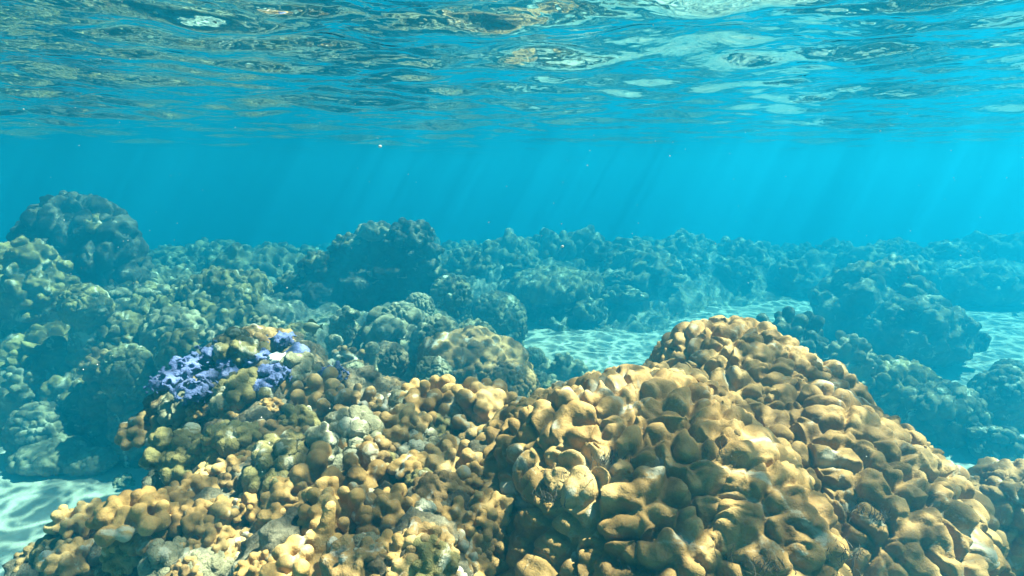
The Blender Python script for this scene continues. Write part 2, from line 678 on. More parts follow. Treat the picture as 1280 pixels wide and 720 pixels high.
seabed = link('seabed', grid_mesh('seabed', sym(301, 64), np.linspace(0, 1, 320) ** 2.0 * 84 - 20, sand_h), MAT['sand'])
tag(seabed, kind='structure')
reef_me = grid_mesh('reef_terrain', sym(760, 46, 2.1), 3.0 + np.linspace(0, 1, 640) ** 1.7 * 40, reef_h)
reef_terrain = link('reef_terrain', reef_me, MAT['rubble'])
m = reef_terrain.modifiers.new('d', 'DISPLACE'); m.texture = cloud_tex(0.30, 3); m.strength = 0.42; m.texture_coords = 'LOCAL'
m = reef_terrain.modifiers.new('d2', 'DISPLACE'); m.texture = cloud_tex(0.09, 2); m.strength = 0.13; m.texture_coords = 'LOCAL'
tag(reef_terrain, kind='structure')

haze = build_haze()

# ------------------------------------------------------------------ coral heads standing on the seabed
G_MID = 'coral heads scattered over the middle of the reef'
G_FAR = 'hazy coral bommies beyond the sand'


def head(name, px, ptop, wpx, Y, style, mat, label, cat='coral', group=None, seed=None, base=None, depth=0.85, hmin=0.0, cap=None, tall=1.7):
    """one coral head whose top shows at (px, ptop) and that is wpx wide, Y metres ahead; grows from the ground"""
    if Y > 4.3: Y = 4.3 + (Y - 4.3) * 1.7
    Y *= K
    rnd = random.Random(seed if seed is not None else int(px * 7 + ptop * 13))
    top = at(px, ptop, Y)
    hw = wpx * mpp(Y) / 2
    g = ground(top.x, Y + hw * depth * 0.5)
    H = max(top.z - g, hw * 0.55, hmin)
    z0 = top.z - H
    cy_ = Y + hw * depth * 0.6
    loc = Vector((top.x, cy_, z0))
    rx, ry = hw, hw * depth
    vox = max(0.0036, min(Y * 0.0036, hw * 0.045))
    H0 = H
    H = min(H, hw * (2.2 if style == 'bommie' else tall))
    zo = H0 - H
    lob = None
    if style == 'lobed':
        c = (0, 0, H * 0.42); r = (rx * .93, ry * .93, H * .55)
        b = [c + r, (0, 0, H * .1, rx * .85, ry * .85, H * .35)]
        for _ in range(6):
            a = rnd.uniform(0, 6.28); q = rnd.uniform(.3, .65); s = rnd.uniform(.3, .5)
            b.append((rx * q * math.cos(a), ry * q * math.sin(a), H * rnd.uniform(.35, .7), rx * s, ry * s, H * s * .6))
        dis = [(hw * .5, hw * .12)]
        lob = (hw * .27, hw * .19)
    elif style == 'round':
        c = (0, 0, H * 0.45); r = (rx * .96, ry * .96, H * .54)
        b = [c + r]
        dis = [(hw * .6, hw * .15)]
        lob = (hw * .15, hw * .10)
    elif style == 'boulder':
        b = [(0, 0, H * .40, rx, ry, H * .56)]
        for _ in range(7):
            a = rnd.uniform(0, 6.28); q = rnd.uniform(.25, .7)
            s = rnd.uniform(.35, .55)
            b.append((rx * q * math.cos(a), ry * q * math.sin(a), H * rnd.uniform(.3, .62), rx * s, ry * s, H * s * .75))
        dis = [(hw * .5, hw * .24), (hw * .15, hw * .10)]
        lob = (hw * .22, hw * .085)
    elif style == 'fingers':
        b = fingers((0, 0, H * .3), (rx * .85, ry * .85, H * .5), hw * .34, (hw * .13, hw * .20), rnd, length=1.8, zmin=-.2, inner=.9)
        b.append((0, 0, H * .1, rx * .8, ry * .8, H * .4))
        dis = [(hw * .4, hw * .06), (hw * .1, hw * .02)]
    elif style == 'plates':
        b = [(0, 0, H * .2, rx * .8, ry * .8, H * .5)]
        for k in range(20):
            a = rnd.uniform(0, 6.28); q = rnd.uniform(.15, .8)
            s = rnd.uniform(.14, .30)
            b.append((rx * q * math.cos(a), ry * q * math.sin(a), H * rnd.uniform(.4, .92), rx * s, ry * s, H * .08 + hw * .05))
        dis = [(hw * .35, hw * .16), (hw * .1, hw * .06)]
        lob = (hw * .19, hw * .08)
    else:                                                   # bommie: a craggy tower with overhangs
        b = [(0, 0, H * .38, rx * .9, ry * .9, H * .5)]
        for k in range(16):
            a = rnd.uniform(0, 6.28); q = rnd.uniform(.3, .8)
            s = rnd.uniform(.18, .36)
            zz = rnd.uniform(.2, .88)
            q *= math.sqrt(max(.05, 1 - max(0, zz - .35) ** 2 / .45))
            b.append((rx * q * math.cos(a), ry * q * math.sin(a), H * zz, rx * s, ry * s, min(H * .16, hw * s * .9)))
        b += [q for q in knobs((0, 0, H * .42), (rx * .9, ry * .9, H * .52), hw * .26, (hw * .07, hw * .15), rnd, chain=(1, 3), zmin=-.35)[1:]]
        dis = [(hw * .4, hw * .22), (hw * .12, hw * .10), (hw * .045, hw * .03)]
    if zo > 0:                                              # the dead pedestal it has grown up on
        b = [(q[0], q[1], q[2] + zo) + tuple(q[3:]) for q in b]
        zt = zo + H * .35
        b.append((0, 0, zt / 2 - .05, rx * .86, ry * .86, zt / 2 + .08))
        for _ in range(10):
            a = rnd.uniform(0, 6.28)
            b.append((rx * .75 * math.cos(a), ry * .75 * math.sin(a), zt * rnd.uniform(.1, .95), hw * .28, hw * .28, hw * rnd.uniform(.12, .3)))
    me = blob(b, vox, 2 if style in ('bommie', 'plates') else 3, dis, 'coral_head')
    if lob:
        me = lobes(me, lob[0], lob[1], rnd.randrange(9999), squash=.8, sub_amp=.35, smooth=1)
    if base or cap:
        o = empty(name, loc)
        link('coral_head', me, MAT[mat], o)
        if base:
            bb = [(0, 0, H * .02, rx * 1.08, ry * 1.05, H * .22)]
            for k in range(9):
                a = rnd.uniform(0, 6.28)
                bb.append((rx * .9 * math.cos(a), ry * .9 * math.sin(a), H * rnd.uniform(0, .12), rx * .3, ry * .3, H * .16))
            link('rock_base', blob(bb, vox, 1, [(hw * .3, hw * .2), (hw * .08, hw * .06)]), MAT[base], o)
        if cap:
            for (cx, cz, cw, cm) in cap:
                cb = fingers((0, 0, 0), (rx * cw, ry * cw, rx * cw * .55), rx * cw * .36, (rx * cw * .14, rx * cw * .22), rnd, length=1.4, zmin=-.1, inner=.95)
                link('coral_growth', blob(cb, vox, 2, [(hw * .12, hw * .04)]), MAT[cm], o, loc=(rx * cx, -ry * rnd.uniform(.1, .45), zo + H * cz))
    else:
        me.name = name
        o = link(name, me, MAT[mat], loc=loc)
    tag(o, label, cat, group)
    return o


HEADS = [
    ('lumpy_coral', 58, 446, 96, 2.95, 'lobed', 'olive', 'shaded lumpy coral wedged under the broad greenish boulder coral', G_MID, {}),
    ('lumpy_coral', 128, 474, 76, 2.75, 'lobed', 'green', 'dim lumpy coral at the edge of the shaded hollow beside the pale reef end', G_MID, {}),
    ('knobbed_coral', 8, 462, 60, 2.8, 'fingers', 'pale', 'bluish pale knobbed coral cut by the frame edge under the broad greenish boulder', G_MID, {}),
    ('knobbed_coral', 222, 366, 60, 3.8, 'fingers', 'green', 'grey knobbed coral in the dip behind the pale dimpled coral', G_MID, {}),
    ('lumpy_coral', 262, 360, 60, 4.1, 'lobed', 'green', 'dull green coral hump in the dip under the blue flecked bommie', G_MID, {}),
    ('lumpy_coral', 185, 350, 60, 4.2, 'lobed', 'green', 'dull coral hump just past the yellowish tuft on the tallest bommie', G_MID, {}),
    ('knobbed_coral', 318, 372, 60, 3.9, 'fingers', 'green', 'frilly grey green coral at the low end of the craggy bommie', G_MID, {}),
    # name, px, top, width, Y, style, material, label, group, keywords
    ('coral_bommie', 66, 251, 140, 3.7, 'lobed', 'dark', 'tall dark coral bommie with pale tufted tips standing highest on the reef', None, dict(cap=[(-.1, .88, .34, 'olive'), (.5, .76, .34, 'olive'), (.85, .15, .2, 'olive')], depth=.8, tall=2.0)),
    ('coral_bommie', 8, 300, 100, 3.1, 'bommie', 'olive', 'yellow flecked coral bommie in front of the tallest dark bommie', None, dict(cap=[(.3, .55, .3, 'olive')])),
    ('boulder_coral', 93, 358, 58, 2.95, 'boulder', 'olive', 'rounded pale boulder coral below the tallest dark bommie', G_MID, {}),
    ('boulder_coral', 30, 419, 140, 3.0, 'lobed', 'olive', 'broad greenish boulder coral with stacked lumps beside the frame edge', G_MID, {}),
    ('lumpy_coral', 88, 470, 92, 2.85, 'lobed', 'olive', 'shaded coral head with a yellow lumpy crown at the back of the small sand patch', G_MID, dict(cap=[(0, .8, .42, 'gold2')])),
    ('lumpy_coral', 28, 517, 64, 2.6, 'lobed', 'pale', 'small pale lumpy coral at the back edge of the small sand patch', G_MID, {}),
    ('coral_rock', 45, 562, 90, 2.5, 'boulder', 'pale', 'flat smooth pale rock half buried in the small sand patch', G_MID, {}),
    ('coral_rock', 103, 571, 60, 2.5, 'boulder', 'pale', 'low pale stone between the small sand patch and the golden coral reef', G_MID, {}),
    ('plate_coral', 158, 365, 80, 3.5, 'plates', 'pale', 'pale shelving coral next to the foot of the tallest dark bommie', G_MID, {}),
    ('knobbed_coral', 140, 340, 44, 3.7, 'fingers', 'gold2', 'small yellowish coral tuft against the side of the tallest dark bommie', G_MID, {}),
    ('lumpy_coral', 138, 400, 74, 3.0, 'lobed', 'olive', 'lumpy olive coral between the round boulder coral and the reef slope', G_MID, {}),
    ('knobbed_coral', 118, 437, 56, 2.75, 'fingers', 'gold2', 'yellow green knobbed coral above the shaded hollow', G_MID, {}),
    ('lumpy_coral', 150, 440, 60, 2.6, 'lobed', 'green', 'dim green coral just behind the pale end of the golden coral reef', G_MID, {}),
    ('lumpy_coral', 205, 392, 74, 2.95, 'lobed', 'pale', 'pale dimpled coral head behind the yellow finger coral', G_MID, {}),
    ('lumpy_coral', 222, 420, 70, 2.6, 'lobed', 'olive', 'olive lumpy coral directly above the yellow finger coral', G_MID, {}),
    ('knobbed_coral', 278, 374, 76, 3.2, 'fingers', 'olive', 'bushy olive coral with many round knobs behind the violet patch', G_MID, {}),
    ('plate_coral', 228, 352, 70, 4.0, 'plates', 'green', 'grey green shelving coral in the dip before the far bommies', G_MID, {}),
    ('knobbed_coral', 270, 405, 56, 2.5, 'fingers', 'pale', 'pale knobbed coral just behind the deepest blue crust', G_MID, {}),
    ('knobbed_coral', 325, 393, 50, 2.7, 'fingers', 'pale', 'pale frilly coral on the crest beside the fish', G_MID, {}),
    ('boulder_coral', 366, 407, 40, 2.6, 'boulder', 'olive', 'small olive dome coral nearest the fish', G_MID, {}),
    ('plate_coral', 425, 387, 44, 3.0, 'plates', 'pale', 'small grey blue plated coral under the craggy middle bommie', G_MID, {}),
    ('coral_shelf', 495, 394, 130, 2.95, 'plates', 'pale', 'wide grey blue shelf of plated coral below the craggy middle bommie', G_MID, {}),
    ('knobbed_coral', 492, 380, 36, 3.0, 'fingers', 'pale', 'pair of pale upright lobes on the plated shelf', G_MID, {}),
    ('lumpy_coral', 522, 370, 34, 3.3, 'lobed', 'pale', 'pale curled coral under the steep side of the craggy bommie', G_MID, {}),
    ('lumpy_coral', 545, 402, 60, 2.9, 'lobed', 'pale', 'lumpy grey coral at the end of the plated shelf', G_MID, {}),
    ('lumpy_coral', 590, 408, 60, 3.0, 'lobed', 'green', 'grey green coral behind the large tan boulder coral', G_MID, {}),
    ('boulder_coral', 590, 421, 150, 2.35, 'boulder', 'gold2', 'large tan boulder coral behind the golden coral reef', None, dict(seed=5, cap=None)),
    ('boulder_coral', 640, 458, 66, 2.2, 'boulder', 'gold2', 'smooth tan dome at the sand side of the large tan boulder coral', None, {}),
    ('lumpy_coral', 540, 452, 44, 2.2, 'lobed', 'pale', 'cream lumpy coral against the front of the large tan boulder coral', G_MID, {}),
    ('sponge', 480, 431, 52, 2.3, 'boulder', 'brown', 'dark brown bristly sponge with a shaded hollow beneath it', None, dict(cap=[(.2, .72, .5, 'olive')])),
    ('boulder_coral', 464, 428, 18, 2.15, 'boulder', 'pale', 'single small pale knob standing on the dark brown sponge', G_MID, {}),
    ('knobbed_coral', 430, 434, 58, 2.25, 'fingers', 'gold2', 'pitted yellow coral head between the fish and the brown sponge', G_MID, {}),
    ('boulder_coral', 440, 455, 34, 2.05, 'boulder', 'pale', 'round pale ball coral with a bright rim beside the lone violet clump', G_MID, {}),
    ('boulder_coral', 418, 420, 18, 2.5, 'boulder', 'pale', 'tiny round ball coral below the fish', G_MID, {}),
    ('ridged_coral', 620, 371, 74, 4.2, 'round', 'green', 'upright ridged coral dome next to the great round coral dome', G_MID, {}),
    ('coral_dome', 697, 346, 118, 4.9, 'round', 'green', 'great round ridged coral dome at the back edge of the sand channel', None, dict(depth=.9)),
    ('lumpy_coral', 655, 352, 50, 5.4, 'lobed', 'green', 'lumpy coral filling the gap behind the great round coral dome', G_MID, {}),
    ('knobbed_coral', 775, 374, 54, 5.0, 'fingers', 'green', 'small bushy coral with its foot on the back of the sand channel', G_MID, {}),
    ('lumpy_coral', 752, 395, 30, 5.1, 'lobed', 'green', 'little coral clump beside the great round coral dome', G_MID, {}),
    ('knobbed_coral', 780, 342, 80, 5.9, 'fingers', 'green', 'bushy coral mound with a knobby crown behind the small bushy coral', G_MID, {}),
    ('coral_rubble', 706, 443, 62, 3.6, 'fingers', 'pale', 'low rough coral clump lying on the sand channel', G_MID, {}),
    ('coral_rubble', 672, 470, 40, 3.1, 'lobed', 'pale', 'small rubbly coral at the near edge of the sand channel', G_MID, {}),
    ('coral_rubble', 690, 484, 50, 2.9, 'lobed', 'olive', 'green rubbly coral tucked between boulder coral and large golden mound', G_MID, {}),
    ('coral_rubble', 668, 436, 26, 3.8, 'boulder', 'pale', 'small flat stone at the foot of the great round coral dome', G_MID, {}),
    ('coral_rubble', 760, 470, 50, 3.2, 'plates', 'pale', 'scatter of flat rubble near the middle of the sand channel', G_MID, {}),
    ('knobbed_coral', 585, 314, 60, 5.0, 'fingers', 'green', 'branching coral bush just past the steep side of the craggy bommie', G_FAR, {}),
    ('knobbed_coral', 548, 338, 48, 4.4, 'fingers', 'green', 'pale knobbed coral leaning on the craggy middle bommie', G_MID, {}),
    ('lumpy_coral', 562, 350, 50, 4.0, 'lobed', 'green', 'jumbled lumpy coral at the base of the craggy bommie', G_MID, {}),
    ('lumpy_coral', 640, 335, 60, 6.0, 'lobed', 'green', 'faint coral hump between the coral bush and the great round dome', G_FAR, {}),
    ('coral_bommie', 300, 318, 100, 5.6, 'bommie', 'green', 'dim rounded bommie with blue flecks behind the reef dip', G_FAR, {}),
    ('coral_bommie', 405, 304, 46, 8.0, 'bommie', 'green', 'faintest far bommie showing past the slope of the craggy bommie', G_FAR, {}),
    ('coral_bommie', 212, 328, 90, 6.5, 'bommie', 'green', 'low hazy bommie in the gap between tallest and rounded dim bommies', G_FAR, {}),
    ('coral_bommie', 160, 322, 70, 7.2, 'bommie', 'green', 'faint low bommie showing past the edge of the tallest dark bommie', G_FAR, {}),
    ('coral_bommie', 1118, 337, 160, 4.5, 'bommie', 'green', 'big dark bommie with yellowish flecked top beyond the large golden mound', None, dict(cap=[(.25, .95, .3, 'olive'), (-.3, .93, .24, 'olive')])),
    ('coral_bommie', 1180, 382, 140, 4.1, 'bommie', 'green', 'lower bommie overlapping the front of the big flecked bommie', None, dict(cap=[(-.2, .9, .3, 'pale')])),
    ('coral_bommie', 1258, 342, 116, 5.2, 'bommie', 'green', 'smooth hazy bommie past the big flecked bommie at the frame edge', G_FAR, {}),
    ('lumpy_coral', 1140, 465, 104, 3.0, 'lobed', 'olive', 'low bumpy coral behind the right shoulder of the large golden mound', G_MID, {}),
    ('lumpy_coral', 1198, 494, 96, 2.8, 'lobed', 'green', 'dim bumpy coral dome beside the rippled patch of sand', G_MID, {}),
    ('knobbed_coral', 1000, 388, 100, 3.3, 'fingers', 'green', 'low knobbed coral just above the crest of the large golden mound', G_MID, {}),
    ('knobbed_coral', 1075, 418, 66, 3.0, 'fingers', 'pale', 'pale rubbly coral between the golden mound crest and the big flecked bommie', G_MID, {}),
    ('dark_boulder', 1276, 466, 78, 3.0, 'boulder', 'green', 'dark rounded boulder at the far end of the rippled sand', None, {}),
    ('dark_boulder', 1272, 453, 40, 3.4, 'boulder', 'green', 'smaller dark stone peeping over the dark rounded boulder', None, {}),
    ('plate_coral', 1262, 540, 70, 2.6, 'plates', 'green', 'flat dim coral below the dark rounded boulder', G_MID, {}),
    ('coral_bommie', 960, 314, 120, 6.6, 'bommie', 'green', 'wide hazy bommie straight above the large golden mound', G_FAR, {}),
    ('coral_bommie', 880, 322, 100, 6.0, 'bommie', 'green', 'hazy bommie with a bright crown at the far end of the sand channel', G_FAR, dict(cap=[(.1, .9, .3, 'pale')])),
    ('coral_bommie', 815, 298, 80, 7.4, 'bommie', 'green', 'tall faint bommie behind the bushy coral mound', G_FAR, {}),
    ('coral_bommie', 735, 304, 110, 8.2, 'bommie', 'green', 'faint wide bommie behind the great round coral dome', G_FAR, {}),
    ('coral_bommie', 1045, 322, 80, 7.0, 'bommie', 'green', 'faint bommie just before the big flecked bommie', G_FAR, {}),
    ('coral_bommie', 665, 312, 70, 8.8, 'bommie', 'green', 'very faint hump right of the coral bush', G_FAR, {}),
]
for h in HEADS:
    name, px, pt, wd, Y, st, mt, lab, grp, kw = h
    cat = 'bommie' if 'bommie' in name else ('sponge' if name == 'sponge' else ('rock' if name in ('coral_rock', 'dark_boulder', 'coral_rubble') else 'coral'))
    head(name, px, pt, wd, Y, st, mt, lab, cat, grp, **kw)


# the craggy bommie in the middle: a long back rising to an overhanging knobbed head
def craggy_bommie():
    rnd = random.Random(8)
    Y = 4.1 * K
    o = empty('coral_bommie', (at(450, 400, Y).x, Y + .2, ground(at(450, 400, Y).x, Y + .2)))
    tag(o, 'craggy dark bommie with a knobbed overhanging peak in the middle of the reef', 'bommie')

    def lp(px, py, dy=0.0):
        p = at(px, py, Y + .2 + dy)
        return np.array(p - o.location)
    b = []
    for px, py, rx, rz, dy in ((512, 345, .20, .34, .02), (480, 345, .26, .22, .05), (450, 355, .26, .22, 0), (415, 365, .28, .18, .0), (385, 380, .26, .14, .0),
                               (520, 330, .14, .18, .0), (478, 306, .16, .12, .05), (445, 318, .18, .12, .04), (412, 338, .18, .12, .04), (380, 360, .17, .10, .04), (500, 395, .28, .25, .0), (430, 400, .38, .25, .05),
                               (360, 400, .25, .15, .05), (530, 380, .14, .30, .0), (495, 308, .14, .07, 0)):
        p = lp(px, py, dy)
        rx, rz = rx * K, rz * K
        b.append(tuple(p) + (rx, rx * .9, rz))
        for _ in range(9):
            d = np.array([rnd.gauss(0, 1), rnd.gauss(0, 1) - .4, rnd.gauss(0, 1) + .3])
            d /= np.linalg.norm(d)
            s = rnd.uniform(.03, .075) * K
            b.append(tuple(p + d * np.array([rx, rx * .9, rz]) * .95) + (s * 1.4, s * 1.2, s * .7))
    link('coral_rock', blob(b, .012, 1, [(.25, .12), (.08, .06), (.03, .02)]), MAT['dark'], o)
    p = lp(512, 298, -.03)
    kb = fingers((0, 0, 0), (.21, .2, .15), .065, (.028, .048), rnd, length=1.3, zmin=-.3, inner=.95)
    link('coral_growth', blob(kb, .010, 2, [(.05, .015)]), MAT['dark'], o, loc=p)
    for px, py, s in ((470, 292, .12), (438, 306, .11), (402, 328, .12), (370, 352, .11), (540, 340, .08)):
        s *= K
        kb = fingers((0, 0, 0), (s, s * .9, s * .5), s * .4, (s * .14, s * .24), rnd, length=1.2, zmin=-.1, inner=.95)
        link('coral_growth', blob(kb, .010, 2, [(.05, .015)]), MAT['olive' if px < 460 else 'pale'], o, loc=lp(px, py, -.06))


craggy_bommie()

# small look-alike lumps over the far reef shelf
rnd = random.Random(77)
LUMP = []
for k in range(4):
    kb = fingers((0, 0, 0), (.20, .18, .13), .07, (.025, .05), rnd, length=1.3, zmin=-.2) if k % 2 else knobs((0, 0, 0), (.2, .18, .14), .07, (.03, .055), rnd)
    LUMP.append(blob(kb, .013, 2, [(.12, .05), (.04, .02)], 'coral_lump'))
for me in LUMP:
    me.materials.append(MAT['green'])
n = 0
while n < 240:
    y = rnd.uniform(3.5, 8.5) * K
    x = rnd.uniform(-0.85, 0.85) * y
    if reef_h(np.float64(x), np.float64(y)) < sand_h(np.float64(x), np.float64(y)) + .15:
        continue
    if abs(x) < .4 and y < 6 * K: continue
    if y < 5.2 * K and -3.2 < x < 0: continue
    o = link('coral_lump', LUMP[n % 4], None, loc=(x, y, ground(x, y) + .02), rot=(rnd.gauss(0, .15), rnd.gauss(0, .15), rnd.uniform(0, 6.28)))
    s = rnd.uniform(.5, 1.5) * K
    o.scale = (s, s, s * rnd.uniform(.7, 1.3))
    tag(o, 'small dim green coral lump among many alike on the far reef', 'coral', 'small coral lumps all over the far reef')
    n += 1

# olive lumps that carpet the slope behind the golden reef
SLOPE = [me.copy() for me in LUMP]
for me in SLOPE:
    me.name = 'slope_coral_lump'
    me.materials.clear()
    me.materials.append(MAT['olive'])
n = 0
while n < 130:
    y = rnd.uniform(2.9, 4.6) * K
    x = rnd.uniform(-.80, -.06) * y
    if -.42 < x / y < -.10 and y > 2.95 * K: continue
    if reef_h(np.float64(x), np.float64(y)) < sand_h(np.float64(x), np.float64(y)) + .1:
        continue
    o = link('slope_coral_lump', SLOPE[n % 4], None, loc=(x, y, ground(x, y) + .03), rot=(rnd.gauss(0, .2), rnd.gauss(0, .2), rnd.uniform(0, 6.28)))
    s = rnd.uniform(.35, .95)
    o.scale = (s, s, s * rnd.uniform(.8, 1.4))
    tag(o, 'small olive coral lump among many alike on the slope behind the golden reef', 'coral', 'small olive lumps carpeting the slope behind the golden reef')
    n += 1

# broken coral strewn over the open sand
BITS = [me.copy() for me in LUMP]
for me in BITS:
    me.name = 'coral_fragment'
    me.materials.clear()
    me.materials.append(MAT['pale'])
n = 0
while n < 70:
    y = rnd.uniform(2.0, 5.6) * K
    x = rnd.uniform(-.85, .85) * y
    if reef_h(np.float64(x), np.float64(y)) > sand_h(np.float64(x), np.float64(y)) - .05:
        continue
    o = link('coral_fragment', BITS[n % 4], None, loc=(x, y, ground(x, y)), rot=(rnd.gauss(0, .6), rnd.gauss(0, .6), rnd.uniform(0, 6.28)))
    s = rnd.uniform(.08, .30)
    o.scale = (s * 1.3, s, s * .7)
    tag(o, 'small broken piece of coral lying loose on the pale sand', 'rubble', 'bits of broken coral strewn over the sand')
    n += 1

# ------------------------------------------------------------------ the large golden mound
ZC = CAM_Z


def golden_mound():
    rnd = random.Random(3)
    o = empty('coral_mound', (.45, 1.4, SAND_Z - .55))
    L = Vector(o.location)
    tag(o, 'large golden lobed coral mound with a raised crown, biggest coral of all', 'coral')
    gold = MAT['gold']

    def dome(name, balls, spacing, amp, seed, squash=1.0):
        bb = [(x - L.x, y - L.y, z + ZC - L.z, rx, ry, rz) for x, y, z, rx, ry, rz in balls]
        me = blob(bb, .0046, 8, [(.35, .10), (.15, .045)], name)
        me = lobes(me, spacing, amp, seed, squash=squash, sub=.5, sub_amp=.36, fuse=.26, smooth=4, soft=2.4)
        return link(name, me, gold, o)
    a = dome('coral_head', [(.30, 1.38, -.88, .39, .46, .36), (.3, 1.4, -1.45, .40, .45, .68), (.18, 1.2, -.85, .2, .2, .22), (.42, 1.5, -.80, .22, .25, .26)], .042, .036, 31)
    b = dome('coral_head', [(.68, 1.78, -.81, .30, .35, .34), (.68, 1.8, -1.45, .34, .36, .72), (.82, 1.72, -.78, .2, .25, .22)], .038, .032, 32)
    c = dome('coral_head', [(.77, 1.44, -.94, .34, .41, .35), (.75, 1.4, -1.55, .36, .42, .62), (.90, 1.5, -.90, .2, .25, .25)], .043, .037, 33)
    d = dome('coral_head', [(.47, 1.15, -.88, .16, .23, .29), (.46, 1.2, -1.45, .24, .25, .6)], .040, .034, 34, .75)
    e = dome('coral_head', [(.82, 1.22, -1.08, .25, .25, .30), (.84, 1.25, -1.6, .3, .3, .55)], .042, .035, 35)
    # the smooth button lobe
    return o, [a, b, c, d, e]


mound, mound_parts = golden_mound()


def bvh_of(objs):
    V, F, n = [], [], 0
    for o in objs:
        M_ = Matrix.Translation(o.location)
        if o.parent: M_ = Matrix.Translation(o.parent.location) @ M_
        me = o.data
        v = np.empty(len(me.vertices) * 3, np.float32)
        me.vertices.foreach_get('co', v)
        v = v.reshape(-1, 3) + np.array(M_.translation)
        V.append(v)
        me.calc_loop_triangles()
        t = np.empty(len(me.loop_triangles) * 3, np.int32)
        me.loop_triangles.foreach_get('vertices', t)
        F.append(t.reshape(-1, 3) + n)
        n += len(v)
    return BVHTree.FromPolygons(np.concatenate(V).tolist(), np.concatenate(F).tolist(), all_triangles=True)


def tuft(n, h, rnd, rad=.0012, spread_=.02):
    """a tuft of fine hair-like algae: thin tapering curved strands"""
    V, F = [], []
    for _ in range(n):
        a = rnd.uniform(0, 6.28)
        p = np.array([rnd.gauss(0, spread_), rnd.gauss(0, spread_), -.006])
        d = np.array([math.cos(a) * .5, math.sin(a) * .5, 1.0])
        L = h * rnd.uniform(.4, 1.1)
        s = 5
        base = len(V)
        for j in range(s + 1):
            u = j / s
            r = rad * (1 - .75 * u)
            for q in range(3):
                t = q * 2.094
                V.append(p + np.array([math.cos(t) * r, math.sin(t) * r, 0]))
            d = d + np.array([rnd.gauss(0, .28), rnd.gauss(0, .28), -.1])
            d /= np.linalg.norm(d)
            p = p + d * L / s
        for j in range(s):
            for q in range(3):
                i0 = base + j * 3 + q
                i1 = base + j * 3 + (q + 1) % 3
                F.append((i0, i1, i1 + 3, i0 + 3))
    return new_mesh('algae_tuft', V, F)


MAT['algae'] = plain_mat('dark_hair_algae', (.055, .042, .028), .8, .2)
MAT['shell'] = plain_mat('bleached_shell', (.50, .47, .42), .6, .3)
mb = bvh_of(mound_parts)
rnd = random.Random(12)
for px, py, n, h in ((760, 572, 60, .035), (688, 616, 55, .03), (950, 705, 70, .03), (1045, 690, 60, .03), (800, 712, 50, .028), (1090, 640, 50, .03), (905, 560, 30, .02), (700, 590, 30, .02)):
    hit = mb.ray_cast(CAMP, ray(px, py))
    if hit[0] is None: continue
    link('algae_tuft', tuft(n, h, rnd), MAT['algae'], mound, loc=hit[0] - mound.location)

# ------------------------------------------------------------------ the golden coral reef: dead rock grown over with colonies


def reef_rock():
    rnd = random.Random(21)
    b = []
    pts = ((300, 432, 2.15, .30), (240, 492, 1.9, .2), (420, 482, 1.9, .28), (580, 512, 1.7, .24), (228, 580, 1.72, .13), (300, 552, 1.5, .28), (450, 572, 1.38, .26),
           (590, 590, 1.3, .20), (175, 676, 1.38, .12), (250, 655, 1.2, .24), (400, 672, 1.05, .22), (490, 700, .97, .16), (545, 640, 1.15, .13), (105, 708, 1.38, .09),
           (340, 470, 1.85, .28), (88, 672, 1.45, .10), (45, 718, 1.4, .08), (500, 520, 1.65, .26), (285, 562, 1.55, .2), (240, 622, 1.4, .17), (330, 610, 1.3, .24), (640, 535, 1.6, .12))
    for px, py, Y, r in pts:
        p = at(px, py, Y)
        b.append((p.x, p.y + r * .3, p.z - r * .62, r, r * .9, r * .62))
        zt = p.z - r * .45
        b.append((p.x, p.y + r * .4, (zt - 2.6) / 2, r * .95, r * .9, (zt + 2.6) / 2))
        for _ in range(16):
            a = rnd.uniform(0, 6.28)
            q = rnd.uniform(0, .95)
            s = rnd.uniform(.018, .05)
            b.append((p.x + math.cos(a) * r * q, p.y + r * .3 + math.sin(a) * r * q * .9, p.z - r * .62 + r * .62 * math.sqrt(1 - q * q), s, s, s * .8))
    me = blob(b, .0085, 2, [(.12, .05), (.04, .04), (.016, .016)], 'reef_rock')
    o = link('reef_rock', me, MAT['rock'])
    tag(o, 'grey dead reef rock under the golden coral colonies', 'rock')
    return o


rock = reef_rock()
rb = bvh_of([rock])

